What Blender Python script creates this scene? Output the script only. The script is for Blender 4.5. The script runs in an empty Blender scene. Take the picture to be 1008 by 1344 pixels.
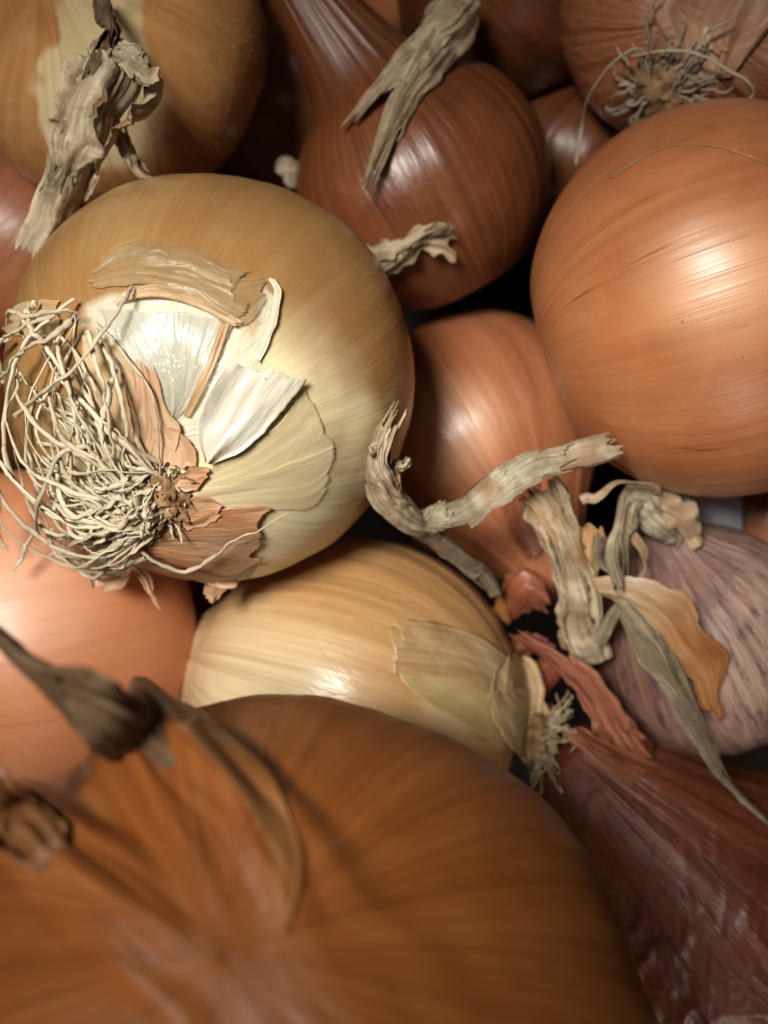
import bpy, math, random
import numpy as np
from mathutils import Vector
from mathutils.bvhtree import BVHTree

U = 0.01                    # everything below is written in centimetres
CAMZ, FPX = 20.0, 1432.0    # camera height above the pile's reference plane, focal length in photo pixels
scene = bpy.context.scene
COL = scene.collection

# ------------------------------------------------------------------ camera
cd = bpy.data.cameras.new("camera"); cam = bpy.data.objects.new("camera", cd); COL.objects.link(cam)
cam.location = (0, 0, CAMZ*U)
cd.sensor_fit = 'HORIZONTAL'; cd.sensor_width = 36.0; cd.lens = 36.0*FPX/1008.0
cd.clip_start = 0.001; cd.clip_end = 20.0
cd.dof.use_dof = True; cd.dof.focus_distance = 17.2*U
cd.dof.aperture_fstop = cd.lens/1000.0/(2*0.155*U); cd.dof.aperture_blades = 0
scene.camera = cam

# ------------------------------------------------------------------ light
w = bpy.data.worlds.new("World"); scene.world = w; w.use_nodes = True
w.node_tree.nodes["Background"].inputs[0].default_value = (1.0, 0.84, 0.70, 1)
w.node_tree.nodes["Background"].inputs[1].default_value = 0.030

def aim(o, target):
    o.rotation_euler = (Vector(target)*U - o.location).to_track_quat('-Z', 'Y').to_euler()
def area(name, loc, target, sx, sy, power, col, spread=180):
    l = bpy.data.lights.new(name, 'AREA'); l.shape = 'RECTANGLE'; l.size = sx*U; l.size_y = sy*U
    l.energy = power; l.color = col; l.spread = math.radians(spread)
    o = bpy.data.objects.new(name, l); COL.objects.link(o); o.location = Vector(loc)*U; aim(o, target); return o
def spot(name, loc, target, angle, blend, power, col, radius, sy=1.0):
    l = bpy.data.lights.new(name, 'SPOT'); l.spot_size = math.radians(angle); l.spot_blend = blend
    l.energy = power; l.color = col; l.shadow_soft_size = radius*U
    o = bpy.data.objects.new(name, l); COL.objects.link(o); o.location = Vector(loc)*U
    from mathutils import Matrix
    z = (o.location-Vector(target)*U).normalized(); x = Vector((0, 1, 0)).cross(z).normalized(); y = z.cross(x)
    o.rotation_euler = Matrix((x, y, z)).transposed().to_euler(); o.scale = (1, sy, 1); return o
spot('key_spot', (-14, 9, 46), (-0.3, 1.1, 0), 43, 1.0, 21.0, (1.0, 0.955, 0.88), 7.0, 0.51)
area('fill_area', (8, -40, 28), (1, -8, 4), 18, 12, 0.62, (1.0, 0.88, 0.78))

scene.view_settings.view_transform = 'Standard'; scene.view_settings.look = 'None'
scene.view_settings.gamma = 1.0; scene.view_settings.exposure = 0.0
scene.cycles.max_bounces = 8; scene.cycles.use_denoising = True

# ------------------------------------------------------------------ maths helpers
_rng = np.random.RandomState(7)
PERM = np.concatenate([_rng.permutation(4096)]*2).astype(np.int64)
VAL = _rng.rand(4096)*2-1
def vnoise(p):
    p = np.asarray(p, float); i = np.floor(p).astype(np.int64); f = p-i; f = f*f*f*(f*(f*6-15)+10)
    def h(dx, dy, dz):
        a = PERM[(i[..., 0]+dx) & 4095]; b = PERM[(a+i[..., 1]+dy) & 4095]; return VAL[PERM[(b+i[..., 2]+dz) & 4095]]
    fx, fy, fz = f[..., 0], f[..., 1], f[..., 2]; L = lambda a, b, t: a+(b-a)*t
    return L(L(L(h(0,0,0),h(1,0,0),fx), L(h(0,1,0),h(1,1,0),fx), fy), L(L(h(0,0,1),h(1,0,1),fx), L(h(0,1,1),h(1,1,1),fx), fy), fz)
def fnoise(p, o=4):
    p = np.asarray(p, float); s = 0; a = 1; t = 0
    for k in range(o):
        s = s+a*vnoise(p*(2**k)+k*17.3); t += a; a *= .5
    return s/t
def sst(a, b, x):
    t = np.clip((x-a)/(b-a), 0, 1); return t*t*(3-2*t)
def P(px, py, z):
    d = (CAMZ-z)/FPX; return np.array([(px-504)*d, (672-py)*d, z])
def pix(v):
    d = FPX/(CAMZ-v[..., 2]); return 504+v[..., 0]*d, 672-v[..., 1]*d
def unit(v):
    v = np.asarray(v, float); return v/np.maximum(np.linalg.norm(v, axis=-1, keepdims=True), 1e-9)
def catmull(pts, n):
    p = np.asarray(pts, float)
    if len(p) == 2: return p[0]+(p[1]-p[0])*np.linspace(0, 1, n)[:, None]
    d = np.concatenate([[0], np.cumsum(np.sqrt((np.diff(p[:, :2], axis=0)**2).sum(1))+1e-6)])
    q = np.vstack([2*p[0]-p[1], p, 2*p[-1]-p[-2]])
    s = np.linspace(0, d[-1], n); k = np.clip(np.searchsorted(d, s, 'right')-1, 0, len(p)-2)
    t = ((s-d[k])/(d[k+1]-d[k]))[:, None]
    a, b, c, e = q[k], q[k+1], q[k+2], q[k+3]
    return .5*((2*b)+(-a+c)*t+(2*a-5*b+4*c-e)*t*t+(-a+3*b-3*c+e)*t**3)

# ------------------------------------------------------------------ objects
def thing(name, label, cat, loc, group=None):
    o = bpy.data.objects.new(name, None); COL.objects.link(o); o.location = Vector(loc)*U
    o.empty_display_size = .01
    o['label'] = label; o['category'] = cat
    if group: o['group'] = group
    return o
def mk(name, verts, faces, mat, parent=None, attrs=None, smooth=True, solid=0, sub=0, label=None):
    verts = np.asarray(verts, float).reshape(-1, 3)
    org = np.zeros(3)
    if parent is not None:
        q = parent
        while q is not None:
            org = org+np.array(q.location)/U; q = q.parent
    me = bpy.data.meshes.new(name)
    faces = np.asarray(faces, np.int32)
    n, k = faces.shape
    me.vertices.add(len(verts)); me.vertices.foreach_set('co', ((verts-org)*U).astype(np.float32).ravel())
    me.loops.add(n*k); me.loops.foreach_set('vertex_index', faces.ravel())
    me.polygons.add(n); me.polygons.foreach_set('loop_start', np.arange(0, n*k, k, dtype=np.int32))
    me.polygons.foreach_set('loop_total', np.full(n, k, np.int32))
    if smooth: me.polygons.foreach_set('use_smooth', np.ones(n, bool))
    me.update(calc_edges=True)
    for an, av in (attrs or {}).items():
        av = np.asarray(av, np.float32)
        if av.size == len(verts)*3:
            a = me.attributes.new(an, 'FLOAT_VECTOR', 'POINT'); a.data.foreach_set('vector', av.ravel())
        else:
            a = me.attributes.new(an, 'FLOAT', 'POINT'); a.data.foreach_set('value', av.ravel())
    me.materials.append(mat)
    o = bpy.data.objects.new(name, me); COL.objects.link(o)
    if parent is not None: o.parent = parent
    if solid:
        m = o.modifiers.new('thickness', 'SOLIDIFY'); m.thickness = solid*U; m.offset = 0
    if label: o['label'] = label
    return o
def grid_faces(nu, nv, wrap=False):
    i, j = np.meshgrid(np.arange(nu-1), np.arange(nv if wrap else nv-1), indexing='ij')
    a = i*nv+j; b = i*nv+(j+1) % nv; c = (i+1)*nv+(j+1) % nv; d = (i+1)*nv+j
    return np.stack([a, b, c, d], -1).reshape(-1, 4)

# ------------------------------------------------------------------ materials
class NT:
    def __init__(s, name):
        s.m = bpy.data.materials.new(name); s.m.use_nodes = True; s.t = s.m.node_tree; s.n = s.t.nodes; s.n.clear()
    def new(s, typ, **kw):
        x = s.n.new(typ)
        for k, v in kw.items(): setattr(x, k, v)
        return x
    def L(s, a, b): s.t.links.new(a, b)
    def val(s, sock, v):
        if hasattr(v, 'links') or isinstance(v, bpy.types.NodeSocket): s.L(v, sock)
        else: sock.default_value = v
    def math(s, op, a, b=0.0, c=0.0, clamp=False):
        x = s.new('ShaderNodeMath', operation=op); x.use_clamp = clamp
        s.val(x.inputs[0], a); s.val(x.inputs[1], b); s.val(x.inputs[2], c); return x.outputs[0]
    def vmul(s, v, k):
        x = s.new('ShaderNodeVectorMath', operation='MULTIPLY'); s.L(v, x.inputs[0]); x.inputs[1].default_value = k; return x.outputs[0]
    def vadd(s, v, k):
        x = s.new('ShaderNodeVectorMath', operation='ADD'); s.L(v, x.inputs[0]); s.val(x.inputs[1], k); return x.outputs[0]
    def noise(s, v, scale=1, detail=3, rough=.5, dist=0):
        x = s.new('ShaderNodeTexNoise'); s.L(v, x.inputs['Vector']); x.inputs['Scale'].default_value = scale
        x.inputs['Detail'].default_value = detail; x.inputs['Roughness'].default_value = rough; x.inputs['Distortion'].default_value = dist
        return x.outputs[0]
    def ramp(s, f, a, b, va=0, vb=1):
        x = s.new('ShaderNodeMapRange', interpolation_type='SMOOTHSTEP'); s.L(f, x.inputs[0])
        for i, v in enumerate((a, b, va, vb)): x.inputs[1+i].default_value = v
        return x.outputs[0]
    def mix(s, f, a, b, typ='MIX'):
        x = s.new('ShaderNodeMix', data_type='RGBA', blend_type=typ); s.val(x.inputs[0], f)
        for sk, v in ((x.inputs[6], a), (x.inputs[7], b)):
            if isinstance(v, tuple): v = v+(1,) if len(v) == 3 else v
            s.val(sk, v)
        return x.outputs[2]

def skin_mat(name, base, dark, pale, vein=.5, fine=.35, rough=.33, sss=.12, speck=.5, blotch=.4, bump=.5, coat=.0, seed=0., transl=0., stripe=.5, mottle=0., mcol=(.1,.05,.06), wrinkle=.2, spec=.5, clear=0., peel=False):
    N = NT(name)
    fib = N.new('ShaderNodeAttribute', attribute_name='fib').outputs['Vector']
    tone = N.new('ShaderNodeAttribute', attribute_name='tone').outputs['Fac']
    obj = N.new('ShaderNodeTexCoord').outputs['Object']
    f = N.vadd(fib, (0, 0, seed))
    o = N.vadd(obj, (seed, 0, 0))
    warp = N.noise(N.vmul(f, (3, 3, 3)), 1, 2)
    # long fibres along the meridians, at three widths
    fine_n = N.noise(N.vmul(f, (70, 70, 2.2)), 1, 3, .6)
    mid_n = N.noise(N.vmul(f, (16, 16, 1.2)), 1, 3, .55)
    big_n = N.noise(N.vmul(f, (3.2, 3.2, 1.4)), 1, 3)
    v1 = N.noise(N.vmul(f, (17, 17, .8)), 1, 0)
    line = N.math('ABSOLUTE', N.math('SUBTRACT', v1, .5))
    line = N.ramp(line, .0, .008, 1, 0)
    brk = N.ramp(N.noise(N.vmul(f, (5, 5, 4)), 1, 2), .42, .6)
    line = N.math('MULTIPLY', line, brk)
    # mottling that does not follow the fibres
    bl = N.noise(o, 90, 4, .6, .6)
    spk = N.ramp(N.noise(o, 900, 2, .5), .70, .76)
    spk = N.math('MULTIPLY', spk, N.ramp(N.noise(o, 60, 2), .5, .62))
    c = N.mix(N.math('MULTIPLY', N.ramp(big_n, .35, .7), .9), base, tuple(b*.72+d*.28 for b, d in zip(base, dark)))
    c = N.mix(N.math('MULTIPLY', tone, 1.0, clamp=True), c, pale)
    c = N.mix(N.math('MULTIPLY', N.ramp(mid_n, .45, .72), stripe), c, dark)
    c = N.mix(N.math('MULTIPLY', N.ramp(mid_n, .25, .48, 1, 0), stripe*.5), c, pale)
    c = N.mix(N.math('MULTIPLY', N.ramp(fine_n, .42, .75), fine), c, dark)
    c = N.mix(N.math('MULTIPLY', N.ramp(bl, .5, .72), blotch), c, dark)
    c = N.mix(N.math('MULTIPLY', N.ramp(bl, .26, .45, 1, 0), blotch*.5), c, pale)
    if peel:
        pe = N.new('ShaderNodeAttribute', attribute_name='peel').outputs['Fac']
        pc = N.mix(N.ramp(N.noise(o, 70, 4, .6, 1.), .35, .65), (.66, .64, .52), (.52, .53, .42)); pc = N.mix(N.math('MULTIPLY', fine_n, .25), pc, (.50, .38, .2))
        c = N.mix(N.math('MULTIPLY', pe, .75), c, pc)
    c = N.mix(N.math('MULTIPLY', line, vein), c, tuple(d*.6 for d in dark))
    c = N.mix(N.math('MULTIPLY', spk, speck), c, (.05, .025, .015))
    if mottle:
        mm = N.noise(N.vmul(f, (13, 13, 9)), 1, 6, .78)
        vv = N.new('ShaderNodeTexVoronoi', feature='DISTANCE_TO_EDGE'); N.L(N.vmul(N.vadd(f, warp), (20, 20, 5)), vv.inputs['Vector']); vv.inputs['Scale'].default_value = 1.4
        cr = N.ramp(vv.outputs[0], .0, .08, 1, 0)
        c = N.mix(N.math('MULTIPLY', N.ramp(mm, .5, .62), mottle), c, mcol)
        c = N.mix(N.math('MULTIPLY', N.math('MULTIPLY', cr, N.ramp(mm, .45, .55)), mottle*.8), c, mcol)
    wr = N.noise(N.vmul(f, (5, 5, 5)), 1, 4, .6, 1.2)
    b = N.new('ShaderNodeBump'); b.inputs['Strength'].default_value = bump; b.inputs['Distance'].default_value = .012*U*1.0
    h = N.math('ADD', N.math('MULTIPLY', mid_n, 3.0), N.math('MULTIPLY', fine_n, .8))
    h = N.math('ADD', h, N.math('MULTIPLY', line, -.6))
    h = N.math('ADD', h, N.math('MULTIPLY', bl, 1.2))
    h = N.math('ADD', h, N.math('MULTIPLY', wr, N.math('ADD', N.math('MULTIPLY', pe, 22.), wrinkle*20) if peel else wrinkle*20))
    N.L(h, b.inputs['Height'])
    p = N.new('ShaderNodeBsdfPrincipled'); N.L(c, p.inputs['Base Color']); N.L(b.outputs[0], p.inputs['Normal'])
    N.L(N.math('ADD', N.math('MULTIPLY', fine_n, .18), N.math('SUBTRACT', rough-.09, N.math('MULTIPLY', pe, .16)) if peel else rough-.09), p.inputs['Roughness'])
    p.inputs['Specular IOR Level'].default_value = spec
    p.inputs['Subsurface Weight'].default_value = sss; p.inputs['Subsurface Radius'].default_value = (.6*U, .28*U, .12*U); p.inputs['Subsurface Scale'].default_value = .5
    p.inputs['Coat Weight'].default_value = coat; p.inputs['Coat Roughness'].default_value = .25
    out = N.new('ShaderNodeOutputMaterial')
    if clear:      # thin wet-looking skin that lets the layer below through
        t = N.new('ShaderNodeBsdfTransparent'); m = N.new('ShaderNodeMixShader'); N.L(N.ramp(mid_n, .3, .7, clear*1.5, clear*.5), m.inputs[0])
        N.L(p.outputs[0], m.inputs[1]); N.L(t.outputs[0], m.inputs[2]); N.L(m.outputs[0], out.inputs[0])
    elif transl:
        t = N.new('ShaderNodeBsdfTranslucent'); N.L(c, t.inputs[0]); N.L(b.outputs[0], t.inputs['Normal'])
        m = N.new('ShaderNodeMixShader'); m.inputs[0].default_value = transl; N.L(p.outputs[0], m.inputs[1]); N.L(t.outputs[0], m.inputs[2]); N.L(m.outputs[0], out.inputs[0])
    else: N.L(p.outputs[0], out.inputs[0])
    return N.m

def simple_mat(name, a, b, scale, rough, bump=.3, seed=0):
    N = NT(name); obj = N.vadd(N.new('ShaderNodeTexCoord').outputs['Object'], (seed, 0, 0))
    n = N.noise(obj, scale, 5, .65); n2 = N.noise(obj, scale*7, 3)
    c = N.mix(N.ramp(n, .3, .7), a, b); c = N.mix(N.math('MULTIPLY', n2, .4), c, tuple(x*.5 for x in a))
    bp = N.new('ShaderNodeBump'); bp.inputs['Strength'].default_value = bump; bp.inputs['Distance'].default_value = .03*U; N.L(n2, bp.inputs['Height'])
    p = N.new('ShaderNodeBsdfPrincipled'); N.L(c, p.inputs[0]); p.inputs['Roughness'].default_value = rough; p.inputs['Specular IOR Level'].default_value = .2; N.L(bp.outputs[0], p.inputs['Normal'])
    o = N.new('ShaderNodeOutputMaterial'); N.L(p.outputs[0], o.inputs[0]); return N.m
def root_mat(name, a, b, dark):
    N = NT(name); obj = N.new('ShaderNodeTexCoord').outputs['Object']
    rnd = N.new('ShaderNodeObjectInfo').outputs['Random']
    c = N.mix(rnd, a, b)
    n = N.noise(obj, 350, 4, .7)
    c = N.mix(N.math('MULTIPLY', N.ramp(n, .52, .72), .75), c, dark)
    n2 = N.noise(obj, 1500, 2)
    bp = N.new('ShaderNodeBump'); bp.inputs['Strength'].default_value = .6; bp.inputs['Distance'].default_value = .015*U; N.L(n2, bp.inputs['Height'])
    p = N.new('ShaderNodeBsdfPrincipled'); N.L(c, p.inputs[0]); p.inputs['Roughness'].default_value = .62; N.L(bp.outputs[0], p.inputs['Normal'])
    o = N.new('ShaderNodeOutputMaterial'); N.L(p.outputs[0], o.inputs[0]); return N.m

def dry_mat(name, base, dark, pale, rust, seed=0., cut=.5):
    N = NT(name)
    fib = N.new('ShaderNodeAttribute', attribute_name='fib').outputs['Vector']
    tone = N.new('ShaderNodeAttribute', attribute_name='tone').outputs['Fac']
    obj = N.vadd(N.new('ShaderNodeTexCoord').outputs['Object'], (seed, 0, 0)); f = N.vadd(fib, (0, 0, seed))
    wv = N.new('ShaderNodeVectorMath', operation='SCALE'); wn = N.new('ShaderNodeTexNoise'); N.L(N.vmul(f, (10, 10, 10)), wn.inputs['Vector']); N.L(wn.outputs[1], wv.inputs[0]); wv.inputs['Scale'].default_value = .05
    f = N.vadd(f, wv.outputs[0])
    fi = N.noise(N.vmul(f, (42, 42, 9)), 1, 5, .7); md = N.noise(N.vmul(f, (13, 13, 6)), 1, 4, .6); pt = N.noise(obj, 130, 5, .65, .5); sp = N.noise(obj, 520, 4, .7)
    c = N.mix(tone, base, pale)
    c = N.mix(N.math('MULTIPLY', N.ramp(pt, .42, .62), .75), c, tuple(b*.6+d*.4 for b, d in zip(base, dark)))
    c = N.mix(N.math('MULTIPLY', N.ramp(pt, .50, .30), .35), c, pale)
    c = N.mix(N.math('MULTIPLY', N.ramp(md, .52, .68), .5), c, dark)
    c = N.mix(N.math('MULTIPLY', N.ramp(fi, .52, .70), .55), c, dark)
    c = N.mix(N.math('MULTIPLY', N.ramp(N.noise(obj, 75, 3, .6), .54, .66), .7), c, rust)
    c = N.mix(N.math('MULTIPLY', N.ramp(sp, .60, .72), .6), c, tuple(x*.5 for x in dark))
    h = N.math('ADD', N.math('MULTIPLY', fi, 1.0), N.math('ADD', N.math('MULTIPLY', md, 1.4), N.math('MULTIPLY', sp, .7)))
    b = N.new('ShaderNodeBump'); b.inputs['Strength'].default_value = .6; b.inputs['Distance'].default_value = .045*U; N.L(h, b.inputs['Height'])
    p = N.new('ShaderNodeBsdfPrincipled'); N.L(c, p.inputs[0]); p.inputs['Roughness'].default_value = .72; p.inputs['Specular IOR Level'].default_value = .3; N.L(b.outputs[0], p.inputs['Normal'])
    t = N.new('ShaderNodeBsdfTranslucent'); N.L(c, t.inputs[0]); m = N.new('ShaderNodeMixShader'); m.inputs[0].default_value = .12; N.L(p.outputs[0], m.inputs[1]); N.L(t.outputs[0], m.inputs[2])
    o = N.new('ShaderNodeOutputMaterial'); N.L(m.outputs[0], o.inputs[0]); return N.m

M = {}
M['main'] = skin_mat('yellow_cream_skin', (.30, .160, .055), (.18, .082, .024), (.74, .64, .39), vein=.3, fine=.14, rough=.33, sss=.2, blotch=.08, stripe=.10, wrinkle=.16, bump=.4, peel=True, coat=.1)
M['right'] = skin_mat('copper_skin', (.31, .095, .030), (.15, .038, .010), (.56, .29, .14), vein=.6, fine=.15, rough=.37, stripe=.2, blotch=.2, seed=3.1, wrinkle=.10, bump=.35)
M['topleft'] = skin_mat('golden_skin', (.58, .285, .10), (.27, .10, .022), (.76, .61, .34), vein=.3, fine=.2, rough=.28, stripe=.25, blotch=.35, seed=5.7, wrinkle=.45, bump=.6)
M['dark'] = skin_mat('dark_copper_skin', (.165, .050, .016), (.055, .014, .005), (.32, .13, .065), vein=.4, fine=.3, rough=.32, stripe=.5, seed=8.2)
M['back'] = skin_mat('orange_brown_skin', (.35, .125, .052), (.16, .045, .016), (.58, .32, .19), vein=.3, fine=.2, rough=.32, stripe=.3, blotch=.15, seed=11.)
M['left'] = skin_mat('salmon_skin', (.60, .23, .10), (.40, .13, .05), (.78, .46, .31), vein=.2, fine=.12, rough=.40, stripe=.15, blotch=.15, seed=13., wrinkle=.06, bump=.3)
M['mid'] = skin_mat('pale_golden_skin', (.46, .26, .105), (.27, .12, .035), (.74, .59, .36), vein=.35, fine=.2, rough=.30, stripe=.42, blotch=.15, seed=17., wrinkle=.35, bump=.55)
M['front'] = skin_mat('deep_orange_skin', (.27, .084, .017), (.10, .024, .005), (.46, .21, .075), vein=.3, fine=.22, rough=.42, stripe=.4, blotch=.25, seed=19., wrinkle=.2, spec=.35)
M['shallot'] = skin_mat('shallot_skin', (.19, .092, .062), (.075, .028, .021), (.42, .29, .22), vein=.5, fine=.4, rough=.5, stripe=.45, blotch=.45, seed=23., mottle=.85, mcol=(.075, .028, .035), sss=.05, wrinkle=.45, bump=.9)
M['red'] = skin_mat('red_brown_skin', (.145, .036, .014), (.05, .010, .004), (.31, .115, .052), vein=.45, fine=.3, rough=.42, stripe=.45, blotch=.5, seed=29., wrinkle=.55, bump=.55, spec=.5)
M['topright'] = skin_mat('pinkish_brown_skin', (.40, .15, .065), (.15, .04, .015), (.66, .42, .29), vein=.5, fine=.35, rough=.28, stripe=.6, blotch=.35, seed=31., wrinkle=.6, bump=.8)
M['pearl'] = skin_mat('pearly_membrane', (.72, .64, .47), (.50, .38, .22), (.82, .78, .66), vein=.2, fine=.2, rough=.20, stripe=.35, blotch=.15, seed=37., transl=.15, wrinkle=.4, bump=.7, spec=.8)
M['membrane'] = skin_mat('glassy_membrane', (.60, .58, .46), (.46, .42, .30), (.74, .72, .62), vein=.1, fine=.12, rough=.16, stripe=.2, blotch=.3, seed=39., clear=.55, wrinkle=.9, bump=.9, spec=.8)
M['tanflap'] = skin_mat('tan_paper_skin', (.56, .33, .14), (.31, .145, .045), (.74, .56, .32), vein=.3, fine=.3, rough=.40, stripe=.4, blotch=.35, seed=41., clear=.28, wrinkle=.5, bump=.8)
M['salmonflap'] = skin_mat('salmon_paper_skin', (.58, .27, .12), (.36, .13, .045), (.72, .50, .30), vein=.35, fine=.3, rough=.38, stripe=.4, blotch=.35, seed=43., transl=.2, wrinkle=.45, bump=.8)
M['creamflap'] = skin_mat('cream_streaked_skin', (.76, .63, .36), (.56, .39, .17), (.82, .72, .47), vein=.5, fine=.25, rough=.32, stripe=.45, blotch=.1, seed=47., clear=.40, wrinkle=.2, bump=.7)
M['orangeflap'] = skin_mat('orange_paper_skin', (.42, .17, .045), (.2, .06, .015), (.52, .38, .22), vein=.6, fine=.3, rough=.4, stripe=.4, blotch=.3, seed=53., transl=.25, wrinkle=.3, bump=.7)
M['redflap'] = skin_mat('red_paper_skin', (.27, .065, .03), (.1, .02, .01), (.42, .16, .08), vein=.4, fine=.3, rough=.4, stripe=.5, blotch=.3, seed=57., transl=.2, wrinkle=.5, bump=.8)
M['sheen'] = skin_mat('glossy_crinkled_skin', (.20, .065, .032), (.07, .018, .008), (.36, .17, .10), vein=.3, fine=.3, rough=.32, stripe=.5, blotch=.3, seed=58., wrinkle=.5, bump=.8, spec=.6)
M['film'] = skin_mat('clear_film_skin', (.42, .26, .11), (.24, .13, .05), (.58, .44, .24), vein=.1, fine=.2, rough=.34, stripe=.3, blotch=.6, seed=44., clear=.62, wrinkle=.6, bump=.6, spec=.4)
M['front2'] = skin_mat('folded_orange_skin', (.20, .065, .018), (.08, .020, .005), (.36, .17, .07), vein=.3, fine=.25, rough=.42, stripe=.5, blotch=.35, seed=79., wrinkle=.35, transl=.15, spec=.35)
M['goldflap'] = skin_mat('golden_paper_skin', (.50, .29, .125), (.28, .13, .04), (.72, .56, .33), vein=.35, fine=.25, rough=.35, stripe=.4, blotch=.3, seed=83., transl=.15, wrinkle=.5, bump=.8)
M['oliveflap'] = skin_mat('olive_inner_skin', (.45, .31, .13), (.28, .17, .06), (.60, .46, .25), vein=.4, fine=.2, rough=.28, stripe=.3, blotch=.1, seed=84., wrinkle=.1, bump=.5)
M['darkflap'] = skin_mat('dark_paper_skin', (.20, .075, .022), (.07, .02, .007), (.30, .16, .08), vein=.3, fine=.3, rough=.5, stripe=.5, blotch=.3, seed=59., transl=.15, wrinkle=.4, bump=.7)
M['dry'] = dry_mat('dry_grey_stem', (.38, .27, .155), (.11, .062, .032), (.66, .55, .385), (.33, .16, .06), 61.)
M['drybrown'] = dry_mat('dry_tan_stem', (.38, .25, .14), (.13, .07, .035), (.58, .44, .28), (.36, .16, .06), 67.)
M['drygreen'] = dry_mat('dry_greenish_stem', (.30, .24, .15), (.08, .053, .03), (.56, .48, .34), (.26, .14, .06), 71.)
M['drymid'] = dry_mat('dry_brown_grey_leaf', (.20, .15, .09), (.06, .04, .022), (.40, .33, .22), (.22, .12, .05), 77.)
M['drydark'] = dry_mat('dry_dark_stem', (.125, .068, .030), (.035, .018, .009), (.24, .155, .085), (.14, .06, .025), 73.)
M['root'] = root_mat('dry_root', (.61, .53, .375), (.42, .345, .225), (.15, .09, .045))
M['root_grey'] = root_mat('grey_root', (.42, .34, .24), (.26, .20, .13), (.08, .05, .03))
M['root_tan'] = root_mat('tan_root', (.50, .40, .26), (.32, .23, .13), (.12, .07, .035))
M['plate'] = simple_mat('root_plate_brown', (.15, .065, .025), (.44, .28, .14), 420, .85, 1)
M['white_card'] = simple_mat('white_paper', (.84, .87, .98), (.88, .90, .98), 60, .5, .05)
M['crate'] = simple_mat('dark_crate_plastic', (.014, .008, .006), (.02, .012, .008), 60, .6, .2)

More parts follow.
